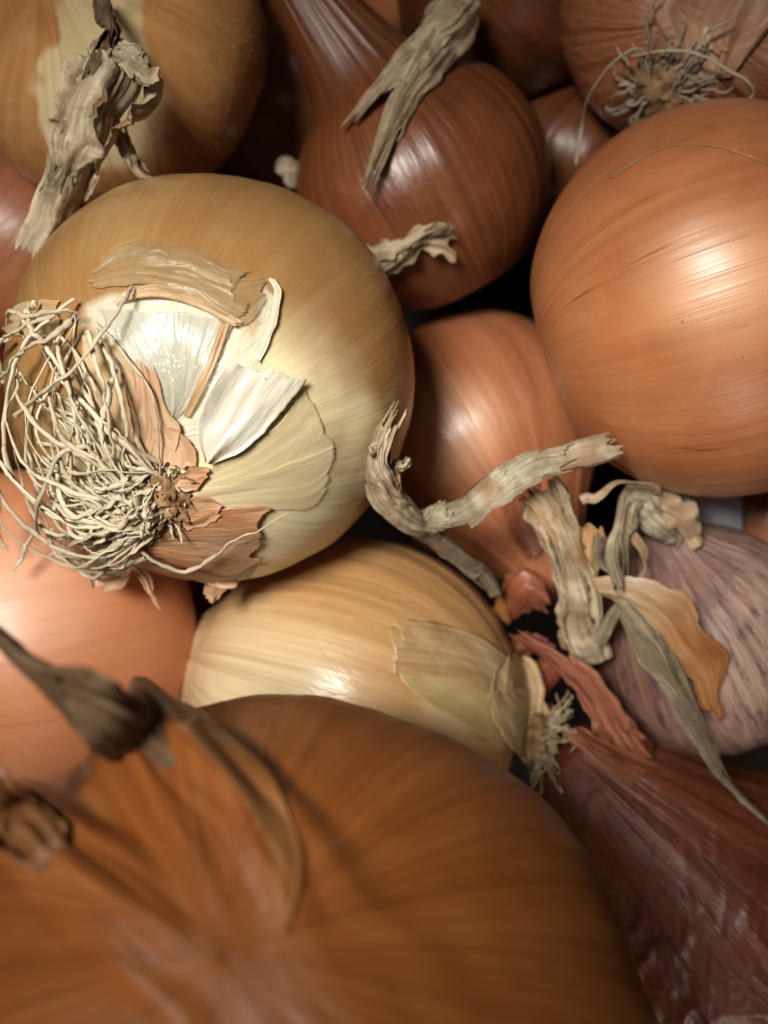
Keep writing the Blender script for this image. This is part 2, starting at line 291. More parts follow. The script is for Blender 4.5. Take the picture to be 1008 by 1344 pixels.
# ------------------------------------------------------------------ bulbs
class Bulb:
    """A bulb of revolution about its own axis, with ribs, lumps, a drawn-out neck and a root dimple."""
    def __init__(s, name, label, cat, px, py, z, R, axis, mat, h=.92, neck=.8, neckr=.28, nw=.80, lump=.03, rib=.012, seed=0, tone=None, nu=150, nv=220, group='loose bulbs heaped in the crate', dimple=.10, pw=1.0, bend=None, skew=0., peel=None, post=None):
        c = P(px, py, z); s.c = c; s.R = R; s.axis = unit(axis); s.z = z
        s.t = thing(name, label, cat, c-np.array([0, 0, R]), group)
        A = s.axis; X = unit(np.cross(A, [.13, .97, .21])); Y = np.cross(A, X); s.X, s.Y = X, Y
        t = np.linspace(0.004, 1, nu)[:, None]; th = np.linspace(0, 2*np.pi, nv, endpoint=False)[None, :]
        T = t+0*th; TH = th+0*t
        ph = np.pi*T
        wn = sst(nw, 1, T)
        r = R*np.sin(ph)**pw; r = np.sqrt(r**2+(neckr*wn)**2)*np.sqrt(np.clip(1-(np.clip(T-.965, 0, 1)/.036)**2, .0004, 1))
        zz = -h*R*np.cos(ph)+neck*wn**1.6
        zz = zz+dimple*R*np.exp(-(T/.09)**2)
        cs, sn = np.cos(TH), np.sin(TH)
        q = np.stack([cs, sn, T], -1)
        d = 1+lump*fnoise(np.stack([cs*1.1+seed, sn*1.1, T*2.2], -1), 2)+lump*.16*fnoise(np.stack([cs*4+seed, sn*4, T*6], -1), 2)
        rb = fnoise(np.stack([cs*7+seed, sn*7, T*1.6], -1), 3)*rib*(1+7*wn+2.0*sst(.12, 0, T))
        r = r*(d+rb)+skew*0
        nb = np.zeros_like(r)
        V = c+A*zz[..., None]+X*(r*cs)[..., None]+Y*(r*sn)[..., None]
        if bend is not None:
            V = V+np.array(bend, float)*(wn**1.5)[..., None]
        V = V.reshape(-1, 3)
        F = grid_faces(nu, nv, True)
        px_, py_ = pix(V)
        if post is not None: V = post(V, c, px_, py_); px_, py_ = pix(V)
        pe = np.zeros(len(V)) if peel is None else peel(px_, py_, V)*(V[:, 2] > c[2]-.5)
        V0 = V; V = V-unit(V-c)*(.028*pe)[:, None]
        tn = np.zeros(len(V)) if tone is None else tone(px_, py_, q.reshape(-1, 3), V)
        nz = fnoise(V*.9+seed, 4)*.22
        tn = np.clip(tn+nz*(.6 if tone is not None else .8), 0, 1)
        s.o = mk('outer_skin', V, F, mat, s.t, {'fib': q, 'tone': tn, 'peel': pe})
        s.bvh = BVHTree.FromPolygons([Vector(v) for v in V0.tolist()], F.tolist())
        s.seed = seed
    def hit(s, px, py):
        o = Vector((0, 0, CAMZ)); d = (Vector(P(px, py, 0).tolist())-o).normalized()
        p, n, i, _ = s.bvh.ray_cast(o, d)
        if p is None:
            g = Vector(P(px, py, s.z+.15*s.R).tolist())
            p, n, i, _ = s.bvh.find_nearest(g)
            off = (g-p); n2 = off.normalized() if off.length > 1e-6 else n
            return np.array(g), np.array(n2)
        if n.dot(d) > 0: n = -n
        return np.array(p), np.array(n)
    def flap(s, name, A, B, mat, seed=0, nu=44, nv=28, wr=.03, rag=5, lift=.03, edge=.05, label=None, ragside=2.0, tone=0., parent=None, mid=0., fold=0., wf=3.5):
        """Paper-thin skin between two edges running along the fibres, laid on the bulb with curled, torn rims."""
        f3 = lambda L: [(a[0], a[1], a[2] if len(a) > 2 else 0.) for a in L]
        a = catmull(f3(A), nu); b = catmull(f3(B), nu)
        v = np.linspace(0, 1, nv)
        G = a[:, None, :]*(1-v)[None, :, None]+b[:, None, :]*v[None, :, None]
        u = np.linspace(0, 1, nu)
        du = np.gradient(G[..., :2], axis=0); du = du/np.maximum(np.linalg.norm(du, axis=-1, keepdims=True), 1e-6)
        dv = np.gradient(G[..., :2], axis=1); dv = dv/np.maximum(np.linalg.norm(dv, axis=-1, keepdims=True), 1e-6)
        nr = fnoise(np.stack([v*7+seed*3.7, v*0+seed, v*0], -1), 4)
        ne = fnoise(np.stack([v*0+seed, v*9, v*0+5], -1), 4)
        G[..., :2] += du*(nr[None, :]*rag*2*sst(.7, 1, u)[:, None]+ne[None, :]*rag*sst(.25, 0, u)[:, None])[..., None]
        ns = fnoise(np.stack([u*6+seed, u*0+9, u*0], -1), 4)
        G[..., :2] += dv*(ns[:, None]*ragside*2*np.abs(2*v-1)[None, :]**2)[..., None]
        V = np.zeros((nu, nv, 3)); 
        for i in range(nu):
            for j in range(nv):
                p, n = s.hit(G[i, j, 0], G[i, j, 1]); e = max(abs(2*v[j]-1), abs(2*u[i]-1))**6
                V[i, j] = p+n*(lift+G[i, j, 2]+edge*e*(.5+nr[j]*.5+ns[i]*.5)+mid*(1-(2*v[j]-1)**2)*np.sin(np.pi*u[i]))
        wn = fnoise(np.stack([v[None, :]*wf+0*u[:, None]+seed, u[:, None]*1.6+0*v[None, :], 0*u[:, None]+0*v[None, :]+seed], -1), 2)
        V = V+unit(np.array([0, 0, CAMZ])-V)*(np.maximum(wn, -.6)*wr+.6*wr)[..., None]
        if fold:
            V = V+unit(np.array([0, 0, CAMZ])-V)*(fold*np.abs(((v*3.0+wn*.3) % 1)-.5)[None, :] if v.ndim > 1 else fold*np.abs(((v[None, :]*3+wn*.4) % 1)-.5))[..., None]
        W = np.linalg.norm(V[nu//2, -1]-V[nu//2, 0]); Lg = np.linalg.norm(V[-1, nv//2]-V[0, nv//2])
        fib = np.stack([np.broadcast_to(v[None, :]*W/s.R, (nu, nv)), np.full((nu, nv), seed*.37), np.broadcast_to(u[:, None]*Lg/(3.1*s.R), (nu, nv))], -1)
        tn = np.clip(fnoise(V*1.5+seed, 3)*.6+.25+tone, 0, 1)
        return mk(name, V.reshape(-1, 3), grid_faces(nu, nv), mat, parent or s.t, {'fib': fib.reshape(-1, 3), 'tone': tn.ravel()}, solid=.006, label=label)

def sheet(name, A, B, mat, parent=None, seed=0, nu=50, nv=26, wr=.05, rag=6, ragside=2, tone=0., arch=0., R=3., curl=0., grad=(0, 0)):
    """Free-standing paper skin or leaf between two edges given as (px, py, height)."""
    a = catmull(A, nu); b = catmull(B, nu); v = np.linspace(0, 1, nv); u = np.linspace(0, 1, nu)
    G = a[:, None, :]*(1-v)[None, :, None]+b[:, None, :]*v[None, :, None]
    du = np.gradient(G[..., :2], axis=0); du = du/np.maximum(np.linalg.norm(du, axis=-1, keepdims=True), 1e-6)
    dv = np.gradient(G[..., :2], axis=1); dv = dv/np.maximum(np.linalg.norm(dv, axis=-1, keepdims=True), 1e-6)
    nr = fnoise(np.stack([v*6+seed*3.7, v*0+seed, v*0], -1), 4); ns = fnoise(np.stack([u*7+seed, u*0+9, u*0], -1), 4)
    G[..., :2] += du*(nr[None, :]*rag*2*sst(.7, 1, u)[:, None])[..., None]+dv*(ns[:, None]*ragside*2*np.abs(2*v-1)[None, :]**2)[..., None]
    wn = fnoise(np.stack([v[None, :]*3.5+0*u[:, None]+seed, u[:, None]*2+0*v[None, :], 0*u[:, None]+0*v[None, :]+seed], -1), 2)
    G[..., 2] += wn*wr*2+arch*(1-(2*v-1)**2)[None, :]-curl*(np.abs(2*v-1)**4)[None, :]
    V = P(G[..., 0], G[..., 1], G[..., 2]) if False else np.stack([(G[..., 0]-504)*(CAMZ-G[..., 2])/FPX, (672-G[..., 1])*(CAMZ-G[..., 2])/FPX, G[..., 2]], -1)
    W = np.linalg.norm(V[nu//2, -1]-V[nu//2, 0]); Lg = np.linalg.norm(np.diff(V[:, nv//2], axis=0), axis=1).sum()
    fib = np.stack([np.broadcast_to(v[None, :]*W/R, (nu, nv)), np.full((nu, nv), seed*.37), np.broadcast_to(u[:, None]*Lg/(3.1*R), (nu, nv))], -1)
    tn = np.clip(fnoise(V*1.5+seed, 3)*.6+.25+tone, 0, 1)
    tn = np.clip(tn+grad[0]*sst(.6, .2, u)[:, None]+grad[1]*sst(.5, .8, u)[:, None], 0, 1)
    return mk(name, V.reshape(-1, 3), grid_faces(nu, nv), mat, parent, {'fib': fib.reshape(-1, 3), 'tone': tn.ravel()}, solid=.007)

def stalk(name, pts, mat, parent=None, seed=0, nu=110, nv=56, ridge=.28, fold=3, rag=.25, crumple=.12, tone=0., endopen=True, R=3., label=None, crink=.035, layers=2, _arc=None):
    """Dried hollow stem: points (px, py, height, half width, half thickness, twist degrees)."""
    p = catmull(np.asarray(pts, float), nu)
    if layers: p[:, 3] *= .84; p[:, 4] *= .85
    C = np.stack([(p[:, 0]-504)*(CAMZ-p[:, 2])/FPX, (672-p[:, 1])*(CAMZ-p[:, 2])/FPX, p[:, 2]], -1)
    C = C+crumple*np.stack([fnoise(np.stack([np.arange(nu)*(5.0/nu)+seed, np.full(nu, k*3.1), np.zeros(nu)], -1), 2) for k in range(3)], -1)
    T = np.gradient(C, axis=0); kk = np.ones(13)/13
    T = unit(np.stack([np.convolve(np.pad(T[:, k], 6, 'edge'), kk, 'valid') for k in range(3)], -1)); view = unit(np.array([0, 0, CAMZ])-C)
    Wd = unit(np.cross(T, view)); Nd = np.cross(Wd, T)
    tw = np.radians(p[:, 5])[:, None]
    Wr = Wd*np.cos(tw)+Nd*np.sin(tw); Nr = -Wd*np.sin(tw)+Nd*np.cos(tw)
    u = np.linspace(0, 1, nu)
    if _arc: th = np.linspace(_arc[0], _arc[1], nv); ue = np.abs(np.linspace(-1, 1, nv))**5
    else: th = np.linspace(0, 2*np.pi, nv, endpoint=False); ue = np.zeros(nv)
    L = np.concatenate([[0], np.cumsum(np.linalg.norm(np.diff(C, axis=0), axis=1))])
    cs, sn = np.cos(th), np.sin(th)
    q = np.stack([np.broadcast_to(cs*2.2+seed, (nu, nv)), np.broadcast_to(sn*2.2, (nu, nv)), np.broadcast_to((L*.55)[:, None], (nu, nv))], -1)
    n1 = fnoise(q, 2); n2 = 1-np.abs(fnoise(q*np.array([1.7, 1.7, .7])+5, 2))*3.2
    rr = (1+ridge*1.3*n1+ridge*.5*n2)*(1+.22*fnoise(np.stack([L*.9+seed, L*0, L*0], -1), 2))[:, None]
    if _arc:       # loose outer layer: wavy torn rims that stand off the core
        sh = fnoise(np.stack([u*5+seed*2, u*0, u*0], -1), 4)*1.1; thj = th[None, :]+sh[:, None]*np.linspace(-1, 1, nv)[None, :]*.6
        cs = np.cos(thj); sn = np.sin(thj)
        rr = rr*(1.06+.42*ue[None, :]*(.6+fnoise(np.stack([u*7+seed, u*0+4, u*0], -1), 3))[:, None])+.05
    else: cs = cs[None, :]; sn = sn[None, :]
    V = C[:, None, :]+Wr[:, None, :]*(p[:, 3, None]*cs*rr)[..., None]+Nr[:, None, :]*(p[:, 4, None]*sn*rr)[..., None]
    V = V+(Wr+Nr)[:, None, :]*(fnoise(V*3.2+seed, 3)*crink*np.minimum(1, p[:, 3]*2.5)[:, None])[..., None]
    cs, sn = np.cos(th), np.sin(th)
    e = fnoise(np.stack([cs*3+seed, sn*3, 0*cs], -1), 4)*rag*2.2
    V = V+T[:, None, :]*(e[None, :]*(sst(.86, 1, u))[:, None])[..., None]
    fib = np.stack([np.broadcast_to(cs*.35+seed, (nu, nv)), np.broadcast_to(sn*.35, (nu, nv)), np.broadcast_to((L/(3.1*R))[:, None], (nu, nv))], -1)
    tn = np.clip(n1*.9+.35+tone+.2*n2, 0, 1)
    F = grid_faces(nu, nv, not _arc)
    o = mk(name, V.reshape(-1, 3), F, mat, parent, {'fib': fib.reshape(-1, 3), 'tone': tn.ravel()}, solid=.007, label=label)
    if not _arc:
        for k in range(layers):
            hh = math.sin(seed*12.9+k*78.2)*43758.5; hh -= math.floor(hh); n0, n1_ = int(len(p)*(.0+.25*hh)), int(len(p)*(.62+.36*((hh*7) % 1)))
            q = p[n0:n1_:4].copy(); q[:, 3] *= .98; a0 = -.3+2.0*k+1.2*hh
            stalk('husk_layer', q, mat, parent, seed+5.3+k*2.7, nu=max(50, int(nu*.7)), nv=26, ridge=ridge*.8, rag=rag*1.3, crumple=crumple*.3, tone=tone+(.18 if k % 2 else -.05), crink=crink*.8, layers=0, _arc=(a0, a0+1.3+.9*hh))
    return o

def strand(name, C, r0, r1, mat, parent, seed=0, sides=6, n=34, flat=.6, wob=.03):
    C = catmull(C, n); C = C+r0*.22*np.stack([fnoise(np.stack([np.arange(n)*.8+seed*2.3, np.full(n, k*3.3), np.full(n, seed*.4)], -1), 1) for k in range(3)], -1); C = C+wob*np.stack([fnoise(np.stack([np.arange(n)*.22+seed*1.7, np.full(n, k*5.3), np.full(n, seed*.9)], -1), 3) for k in range(3)], -1)
    T = unit(np.gradient(C, axis=0)); A = unit(np.cross(T, np.array([.2, .1, 1.]))); B = np.cross(T, A)
    tw = seed+np.linspace(0, 3, n); A2 = A*np.cos(tw)[:, None]+B*np.sin(tw)[:, None]; B2 = -A*np.sin(tw)[:, None]+B*np.cos(tw)[:, None]
    th = np.linspace(0, 2*np.pi, sides, endpoint=False)
    r = np.linspace(r0, r1, n)*(1+.35*fnoise(np.stack([np.arange(n)*.5+seed, np.zeros(n), np.zeros(n)], -1), 2))
    r = r*np.minimum(1, np.linspace(n*.7, .25, n))
    V = C[:, None, :]+A2[:, None, :]*(r[:, None]*np.cos(th))[..., None]+B2[:, None, :]*(flat*r[:, None]*np.sin(th))[..., None]
    return mk(name, V.reshape(-1, 3), grid_faces(n, sides, True), mat, parent, smooth=False)

def blob(name, c, rx, n_ax, mat, parent, seed=0, squash=.45, rough=.35, nu=40, nv=60):
    A = unit(n_ax); X = unit(np.cross(A, [.1, 1, .2])); Y = np.cross(A, X)
    ph = np.linspace(.02, np.pi-.02, nu)[:, None]; th = np.linspace(0, 2*np.pi, nv, endpoint=False)[None, :]
    D = np.stack([np.sin(ph)*np.cos(th), np.sin(ph)*np.sin(th), np.cos(ph)+0*th], -1)
    r = rx*(1+rough*fnoise(D*3.5+seed, 5))
    V = c+(X*D[..., 0:1]+Y*D[..., 1:2]+A*D[..., 2:3]*squash)*r[..., None]
    return mk(name, V.reshape(-1, 3), grid_faces(nu, nv, True), mat, parent)

ONI = 'onions heaped in the crate'
# ------------------------------------------------------------------ the setting: crate floor under the heap
g = np.array([[-40, -40, -13.], [40, -40, -13.], [40, 40, -13.], [-40, 40, -13.]])
fl = mk('crate_floor', g, [[0, 1, 2, 3]], M['crate']); fl['kind'] = 'structure'

# ------------------------------------------------------------------ 1 main cream onion with its roots to the camera
def tone_main(px, py, q, V):  # brown top: skin pigment, with some of the shade painted into the tone
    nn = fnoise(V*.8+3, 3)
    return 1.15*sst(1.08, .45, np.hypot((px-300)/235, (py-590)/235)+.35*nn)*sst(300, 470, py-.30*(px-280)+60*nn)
def inpoly(px, py, poly):
    c = np.zeros(len(px), bool); n = len(poly)
    for i in range(n):
        x1, y1 = poly[i]; x2, y2 = poly[i-1]
        c ^= ((y1 > py) != (y2 > py)) & (px < (x2-x1)*(py-y1)/((y2-y1) or 1e-9)+x1)
    return c
def peel_main(px, py, V):   # where the outer skin has come away
    dx = fnoise(np.stack([px*.03, py*.03, px*0], -1), 4)*16; dy = fnoise(np.stack([px*.03, py*.03, px*0+9], -1), 4)*16
    a = lambda ox, oy: inpoly(px+dx+ox, py+dy+oy, [(104,408),(140,390),(200,380),(262,396),(322,428),(338,474),(352,484),(402,502),(374,542),(332,592),(276,606),(225,592),(205,545),(150,475)])
    a = sum(a(ox, oy).astype(float) for ox in (-5, -2, 2, 5) for oy in (-5, 0, 5))/12
    b = inpoly(px+dx*.5, py+dy*.5, [(345,372),(362,384),(356,430),(338,474),(326,466),(342,424)])
    return np.maximum(a, b.astype(float))
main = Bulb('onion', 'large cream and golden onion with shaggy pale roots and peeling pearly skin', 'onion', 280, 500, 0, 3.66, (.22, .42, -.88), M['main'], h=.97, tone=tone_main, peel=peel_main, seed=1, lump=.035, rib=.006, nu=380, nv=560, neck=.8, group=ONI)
pl_p, pl_n = main.hit(214, 655)
plate = blob('root_plate', pl_p, .44, pl_n, M['plate'], main.t, 3, .45, .7)
rnd = random.Random(5)
def on_main(L):
    out = []
    for a in L:
        p, n = main.hit(a[0], a[1]); out.append(p+n*(a[2]))
    return np.array(out)
traced = [
 [(169,626,.25),(178,578,.4),(178,529,.45),(166,484,.4),(148,453,.3),(138,436,.2)],
 [(176,695,.2),(207,716,.3),(242,731,.3),(276,719,.25),(304,695,.3),(336,671,.45),(368,645,.6)],
 [(128,571,.4),(103,578,.55),(92,612,.6),(83,647,.6),(81,681,.5),(100,705,.4),(131,719,.4),(155,719,.4),(166,695,.3)],
 [(45,540,.3),(86,509,.55),(131,474,.6),(166,429,.5),(180,381,.2)],
 [(34,430,.3),(50,420,.5),(75,425,.5),(110,418,.5),(120,420,.3)],
 [(28,446,.2),(14,458,.4),(0,476,.6)],
 [(27,497,.3),(35,460,.5),(60,440,.5),(110,420,.5)],
 [(60,408,.3),(75,435,.5),(100,470,.5),(118,510,.4)],
 [(115,430,.4),(100,450,.6),(60,470,.55),(30,500,.35)],
 [(165,620,.3),(140,560,.5),(120,520,.55),(108,470,.5),(90,450,.3)],
 [(155,615,.3),(120,580,.5),(90,560,.55),(60,520,.5),(45,480,.3)],
 [(180,650,.3),(150,640,.5),(110,620,.6),(70,590,.6),(45,540,.5),(50,490,.3)],
 [(180,660,.3),(140,670,.5),(90,640,.6),(45,590,.6),(25,540,.45)],
 [(190,690,.3),(150,705,.45),(95,680,.6),(50,640,.6),(22,590,.5),(14,545,.3)],
 [(200,712,.3),(150,725,.4),(90,705,.5),(45,670,.6),(22,630,.5)],
 [(20,600,.4),(30,650,.5),(28,680,.5),(40,700,.5)],
 [(70,675,.5),(72,690,.7),(62,712,.8)],
 [(165,480,.3),(150,540,.5),(155,600,.4),(175,640,.2)],
 [(135,440,.4),(160,500,.6),(165,560,.6),(160,610,.4)],
 [(105,400,.2),(95,420,.4),(70,450,.5),(50,500,.5),(42,560,.5),(60,620,.5),(110,660,.5),(170,665,.3)],
 [(60,400,.2),(58,430,.4),(52,450,.3)],
 [(110,480,.4),(118,530,.5),(130,570,.5),(150,600,.3)],
 [(0,492,.8),(10,530,.6),(22,560,.3)],
 [(38,500,.5),(20,530,.6),(5,560,.8)],
]
for k, L in enumerate(traced):
    strand('root_strand', on_main(L), .054 if k != 1 else .046, .032 if k != 1 else .022, M['root'], plate, seed=k+1, n=44, wob=.05)
for k in range(125):   # the thick mat of roots swept to the left of the root plate
    a0 = rnd.uniform(0, 6.28)
    s0 = (205+rnd.uniform(-28, 15), 655+rnd.uniform(-42, 42))
    ang = rnd.uniform(math.radians(112), math.radians(238)) if k < 104 else rnd.uniform(math.radians(100), math.radians(300))
    Ln = rnd.uniform(60, 170) if k < 104 else rnd.uniform(15, 45)
    if ang < math.radians(150): Ln = min(Ln*1.25, 200)
    e0 = (s0[0]+Ln*math.cos(ang)*1.0, s0[1]-Ln*math.sin(ang)*(1.35 if math.sin(ang) > 0 else .55))
    e0 = (max(20, e0[0]), min(728, max(400, e0[1])))
    bow = rnd.uniform(-.40, .18); pts = []
    hh = rnd.uniform(.12, .55)
    for q in range(6):
        t = q/5; x = s0[0]+(e0[0]-s0[0])*t; y = s0[1]+(e0[1]-s0[1])*t
        nx, ny = -(e0[1]-s0[1]), e0[0]-s0[0]; bb = bow*math.sin(math.pi*t)
        hook = rnd.uniform(-.025, .025)+(.10*math.sin(3.2*t+k) if k % 4 == 0 else 0)
        pts.append((x+nx*(bb+hook), y+ny*(bb+hook), .05+hh*math.sin(math.pi*min(1, t*1.15))**.8))
    strand('root_strand', on_main(pts), rnd.uniform(.038, .064), rnd.uniform(.018, .034), M['root'], plate, seed=k+40, n=36, wob=.05, flat=.45)
for k in range(110):   # short broken bristles on the plate itself
    a = rnd.uniform(0, 6.28); rr = rnd.uniform(0, 34)
    x, y = 214+rr*math.cos(a), 655+rr*math.sin(a)*1.3; p, n = main.hit(x, y)
    d = unit(n+.9*np.array([math.cos(a), -math.sin(a), 0])*rr/34+np.array([rnd.uniform(-.5, .5), rnd.uniform(-.5, .5), 0]))
    ln = rnd.uniform(.14, .40); sd = np.array([rnd.uniform(-.1, .1), rnd.uniform(-.1, .1), 0])
    strand('root_stub', [p+n*.05, p+d*ln*.5+sd, p+d*ln+sd*1.8], .035, .018, M['root'] if k % 3 == 0 else M['plate'], plate, seed=k+300, n=10, sides=5)

mf = main.flap
mf('inner_membrane', [(222,548),(200,505),(165,460),(128,405)], [(230,550),(258,515),(290,462),(312,418)], M['membrane'], 1, lift=.02, tone=.0, rag=2, wr=.07, wf=2.2, edge=.02, label='shiny greenish white membrane')
mf('skin_flap', [(250,548,.0),(262,525,.03),(280,485,.05),(303,424,.0)], [(243,545,.0),(256,510,.02),(274,468,.02),(290,424,.0)], M['tanflap'], 2, nv=10, lift=.02, edge=.02, rag=3, ragside=.8)
mf('pearly_flap', [(270,600,.04),(262,562,.05),(276,515,.02),(298,478,.0)], [(279,604,.04),(326,583,.07),(368,538,.05),(400,500,.01)], M['pearl'], 3, lift=.05, wr=.13, edge=.05, rag=4, tone=.3, nu=60, nv=40, fold=.06, label='shiny pearly white flap of skin')
mf('skin_flap', [(150,612),(140,560),(118,500),(110,440)], [(198,600),(212,560),(205,510),(158,452)], M['tanflap'], 4, lift=.06, wr=.06, rag=6, tone=.35)
mf('skin_flap', [(160,600),(170,560),(178,520),(176,478)], [(232,600),(240,560),(222,535),(206,484)], M['salmonflap'], 5, lift=.05, wr=.05, rag=9, tone=.6)
mf('skin_flap', [(205,605),(205,580),(200,560)], [(262,612),(258,585),(236,560)], M['salmonflap'], 6, lift=.07, wr=.06, rag=6, tone=.35, nu=24)
mf('skin_flap', [(128,345),(170,318),(240,322),(322,352)], [(118,382),(180,376),(240,388),(312,420)], M['film'], 7, lift=.012, wr=.05, rag=12, ragside=5, tone=.0, edge=.02, nv=40, wf=6)
mf('skin_flap', [(190,330),(240,338),(298,356)], [(175,372),(240,378),(300,400)], M['film'], 8, lift=.03, wr=.05, rag=9, ragside=6, tone=.3, edge=.02, wf=5)
mf('skin_flap', [(262,395),(300,372),(345,365)], [(290,425),(325,428),(345,400)], M['film'], 18, lift=.02, wr=.03, rag=5, tone=-.1, edge=.02)
mf('skin_ridge', [(352,366,.0),(358,385,.02),(352,425,.02),(334,470,.0)], [(360,368,.02),(367,388,.05),(360,428,.05),(340,476,.02)], M['pearl'], 9, lift=.02, nv=10, wr=.02, mid=.02, rag=2, ragside=1, edge=.02)
mf('skin_flap', [(262,622),(318,592),(372,548),(400,508)], [(262,652),(330,640),(392,612),(440,592)], M['creamflap'], 10, lift=.012, wr=.02, rag=3, tone=.15, edge=.008)
mf('skin_flap', [(262,640),(330,622),(400,600),(436,584)], [(256,668),(330,665),(400,668),(428,640)], M['creamflap'], 11, lift=.025, wr=.02, rag=4, tone=.1, edge=.008)
mf('skin_flap', [(225,690),(270,672),(310,662),(345,660)], [(190,722),(250,742),(300,752),(335,738)], M['salmonflap'], 12, lift=.05, wr=.04, rag=8, tone=.0, label='orange papery skin below the roots')
mf('skin_flap', [(245,655),(262,648),(285,652)], [(240,690),(262,690),(288,676)], M['salmonflap'], 13, lift=.06, wr=.04, rag=5, nu=22)
mf('skin_flap', [(100,715),(160,735),(240,755),(300,772)], [(110,700),(175,716),(250,730),(350,735)], M['salmonflap'], 14, lift=.03, wr=.04, rag=4)
mf('skin_flap', [(238,622),(258,610),(276,612)], [(236,640),(256,640),(272,628)], M['salmonflap'], 15, lift=.09, wr=.05, rag=4, nu=22)
mf('skin_flap', [(80,395),(50,395),(18,405)], [(78,440),(45,445),(14,440)], M['tanflap'], 16, lift=.03, wr=.06, rag=7, tone=.2)
mf('skin_flap', [(165,385),(210,377),(262,395),(318,424)], [(150,400),(205,392),(258,405),(306,430)], M['tanflap'], 17, lift=.05, wr=.03, rag=4, nv=10, ragside=.8)
sheet('torn_flap', [(150,738,.2),(128,735,.35),(114,750,.5),(116,765,.55)], [(172,742,.2),(170,760,.25),(162,772,.3),(150,776,.4)], M['salmonflap'], main.t, 3, rag=6, tone=.5, nu=30)
sheet('torn_flap', [(165,742,.2),(178,752,.3),(192,775,.35),(208,800,.4)], [(190,745,.1),(200,760,.15),(203,780,.3),(213,803,.4)], M['salmonflap'], main.t, 5, rag=3, tone=.4, nu=30, nv=12)
sheet('torn_flap', [(270,768,.0),(268,778,.25),(276,790,.5)], [(322,760,-.2),(300,772,.15),(284,788,.5)], M['salmonflap'], main.t, 6, rag=4, tone=.5, nu=24, nv=14)

for k, (x, y, r) in enumerate([(397,521,.030),(388,531,.022),(371,543,.020),(392,523,.016),(430,463,.012),(276,487,.022),(300,385,.03),(293,392,.022),(503,462,.018),(210,430,.018),(345,505,.014),(420,640,.012),(250,300,.014)]):
    p, n = main.hit(x, y); blob('dirt_speck', p, r, n, M['plate'], main.t, k*1.3, .4, .6, 10, 12)
# ------------------------------------------------------------------ 2 copper onion at the right
def tone_right(px, py, q, V): return .15+.7*sst(1.0, .2, np.hypot((px-960)/170, (py-370)/130))  # broad soft highlight painted as a paler oval of skin
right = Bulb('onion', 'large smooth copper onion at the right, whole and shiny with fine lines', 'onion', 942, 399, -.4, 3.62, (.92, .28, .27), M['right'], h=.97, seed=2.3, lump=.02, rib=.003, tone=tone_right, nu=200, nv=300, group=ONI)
right.flap('skin_edge', [(800,232),(860,196),(930,190),(1010,214)], [(803,235),(862,198.5),(930,192.5),(1010,217)], M['orangeflap'], 3, nv=6, rag=1, ragside=.5, lift=.008, wr=.01, edge=.01)

# ------------------------------------------------------------------ 3 golden onion top left with a dry stem
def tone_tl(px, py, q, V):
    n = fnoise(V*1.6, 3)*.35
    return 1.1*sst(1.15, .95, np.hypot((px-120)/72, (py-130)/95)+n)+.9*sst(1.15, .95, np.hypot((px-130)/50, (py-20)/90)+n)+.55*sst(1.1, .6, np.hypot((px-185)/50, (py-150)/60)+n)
tl = Bulb('onion', 'golden onion at the top left with a thick twisted pale grey stem', 'onion', 152, 62, -2.9, 3.25, (-.12, .05, .98), M['topleft'], h=.9, seed=4.1, lump=.04, rib=.010, tone=tone_tl, neck=.4, neckr=.4, group=ONI)
stalk('dry_stem', [(132,88,1.2,.50,.35,0),(150,100,1.5,.62,.35,10),(118,150,1.5,.60,.34,25),(100,210,1.1,.50,.30,30),(78,265,.5,.52,.30,45),(52,318,.2,.60,.26,55)], M['dry'], tl.t, 2, tone=.2, rag=.3, nu=150)
stalk('dry_stem_sliver', [(128,-15,.8,.12,.07,0),(138,25,1.2,.16,.08,40),(148,42,1.5,.20,.08,80),(128,75,1.9,.16,.09,120),(118,100,1.95,.10,.05,160)], M['drydark'], tl.t, 3, tone=.5, rag=.1)
stalk('dry_stem_sliver', [(150,70,1.9,.18,.08,0),(172,78,1.95,.2,.08,20),(186,95,1.8,.26,.1,50),(200,92,1.7,.22,.1,60)], M['dry'], tl.t, 4, tone=-.1, rag=.15)
stalk('dry_stem_sliver', [(150,150,.8,.12,.06,0),(160,185,.6,.17,.07,40),(178,215,.5,.18,.07,70),(204,240,.3,.10,.05,100)], M['dry'], tl.t, 5, tone=-.05, rag=.1)

# ------------------------------------------------------------------ 4 dark onion with a long neck, upper middle
dk = Bulb('onion', 'dark copper onion in the upper middle with a long brown neck', 'onion', 556, 242, -3.4, 2.72, (-.50, .82, .28), M['dark'], h=.96, seed=5.3, lump=.03, rib=.012, neck=2.7, neckr=.52, nw=.80, group=ONI, bend=(-.7, .3, .2))
sc = thing('dry_leaf', 'torn grey scrap of dry leaf lying between the cream and the dark onion', 'leaf scrap', P(540, 335, -1.6))
sheet('leaf_blade', [(492,352,-1.5),(515,322,-1.1),(545,302,-.9),(572,292,-1.0),(594,305,-1.1)], [(505,365,-1.6),(532,352,-1.3),(556,330,-1.1),(576,335,-1.1),(592,340,-1.2)], M['dry'], sc, 7, wr=.12, rag=8, ragside=6, tone=-.15)
stalk('leaf_stub', [(478,322,-1.8,.12,.1,0),(500,330,-1.4,.2,.12,30),(520,330,-1.2,.22,.12,60),(552,312,-.9,.22,.1,90),(575,300,-.8,.18,.08,120)], M['dry'], sc, 8, tone=-.1)

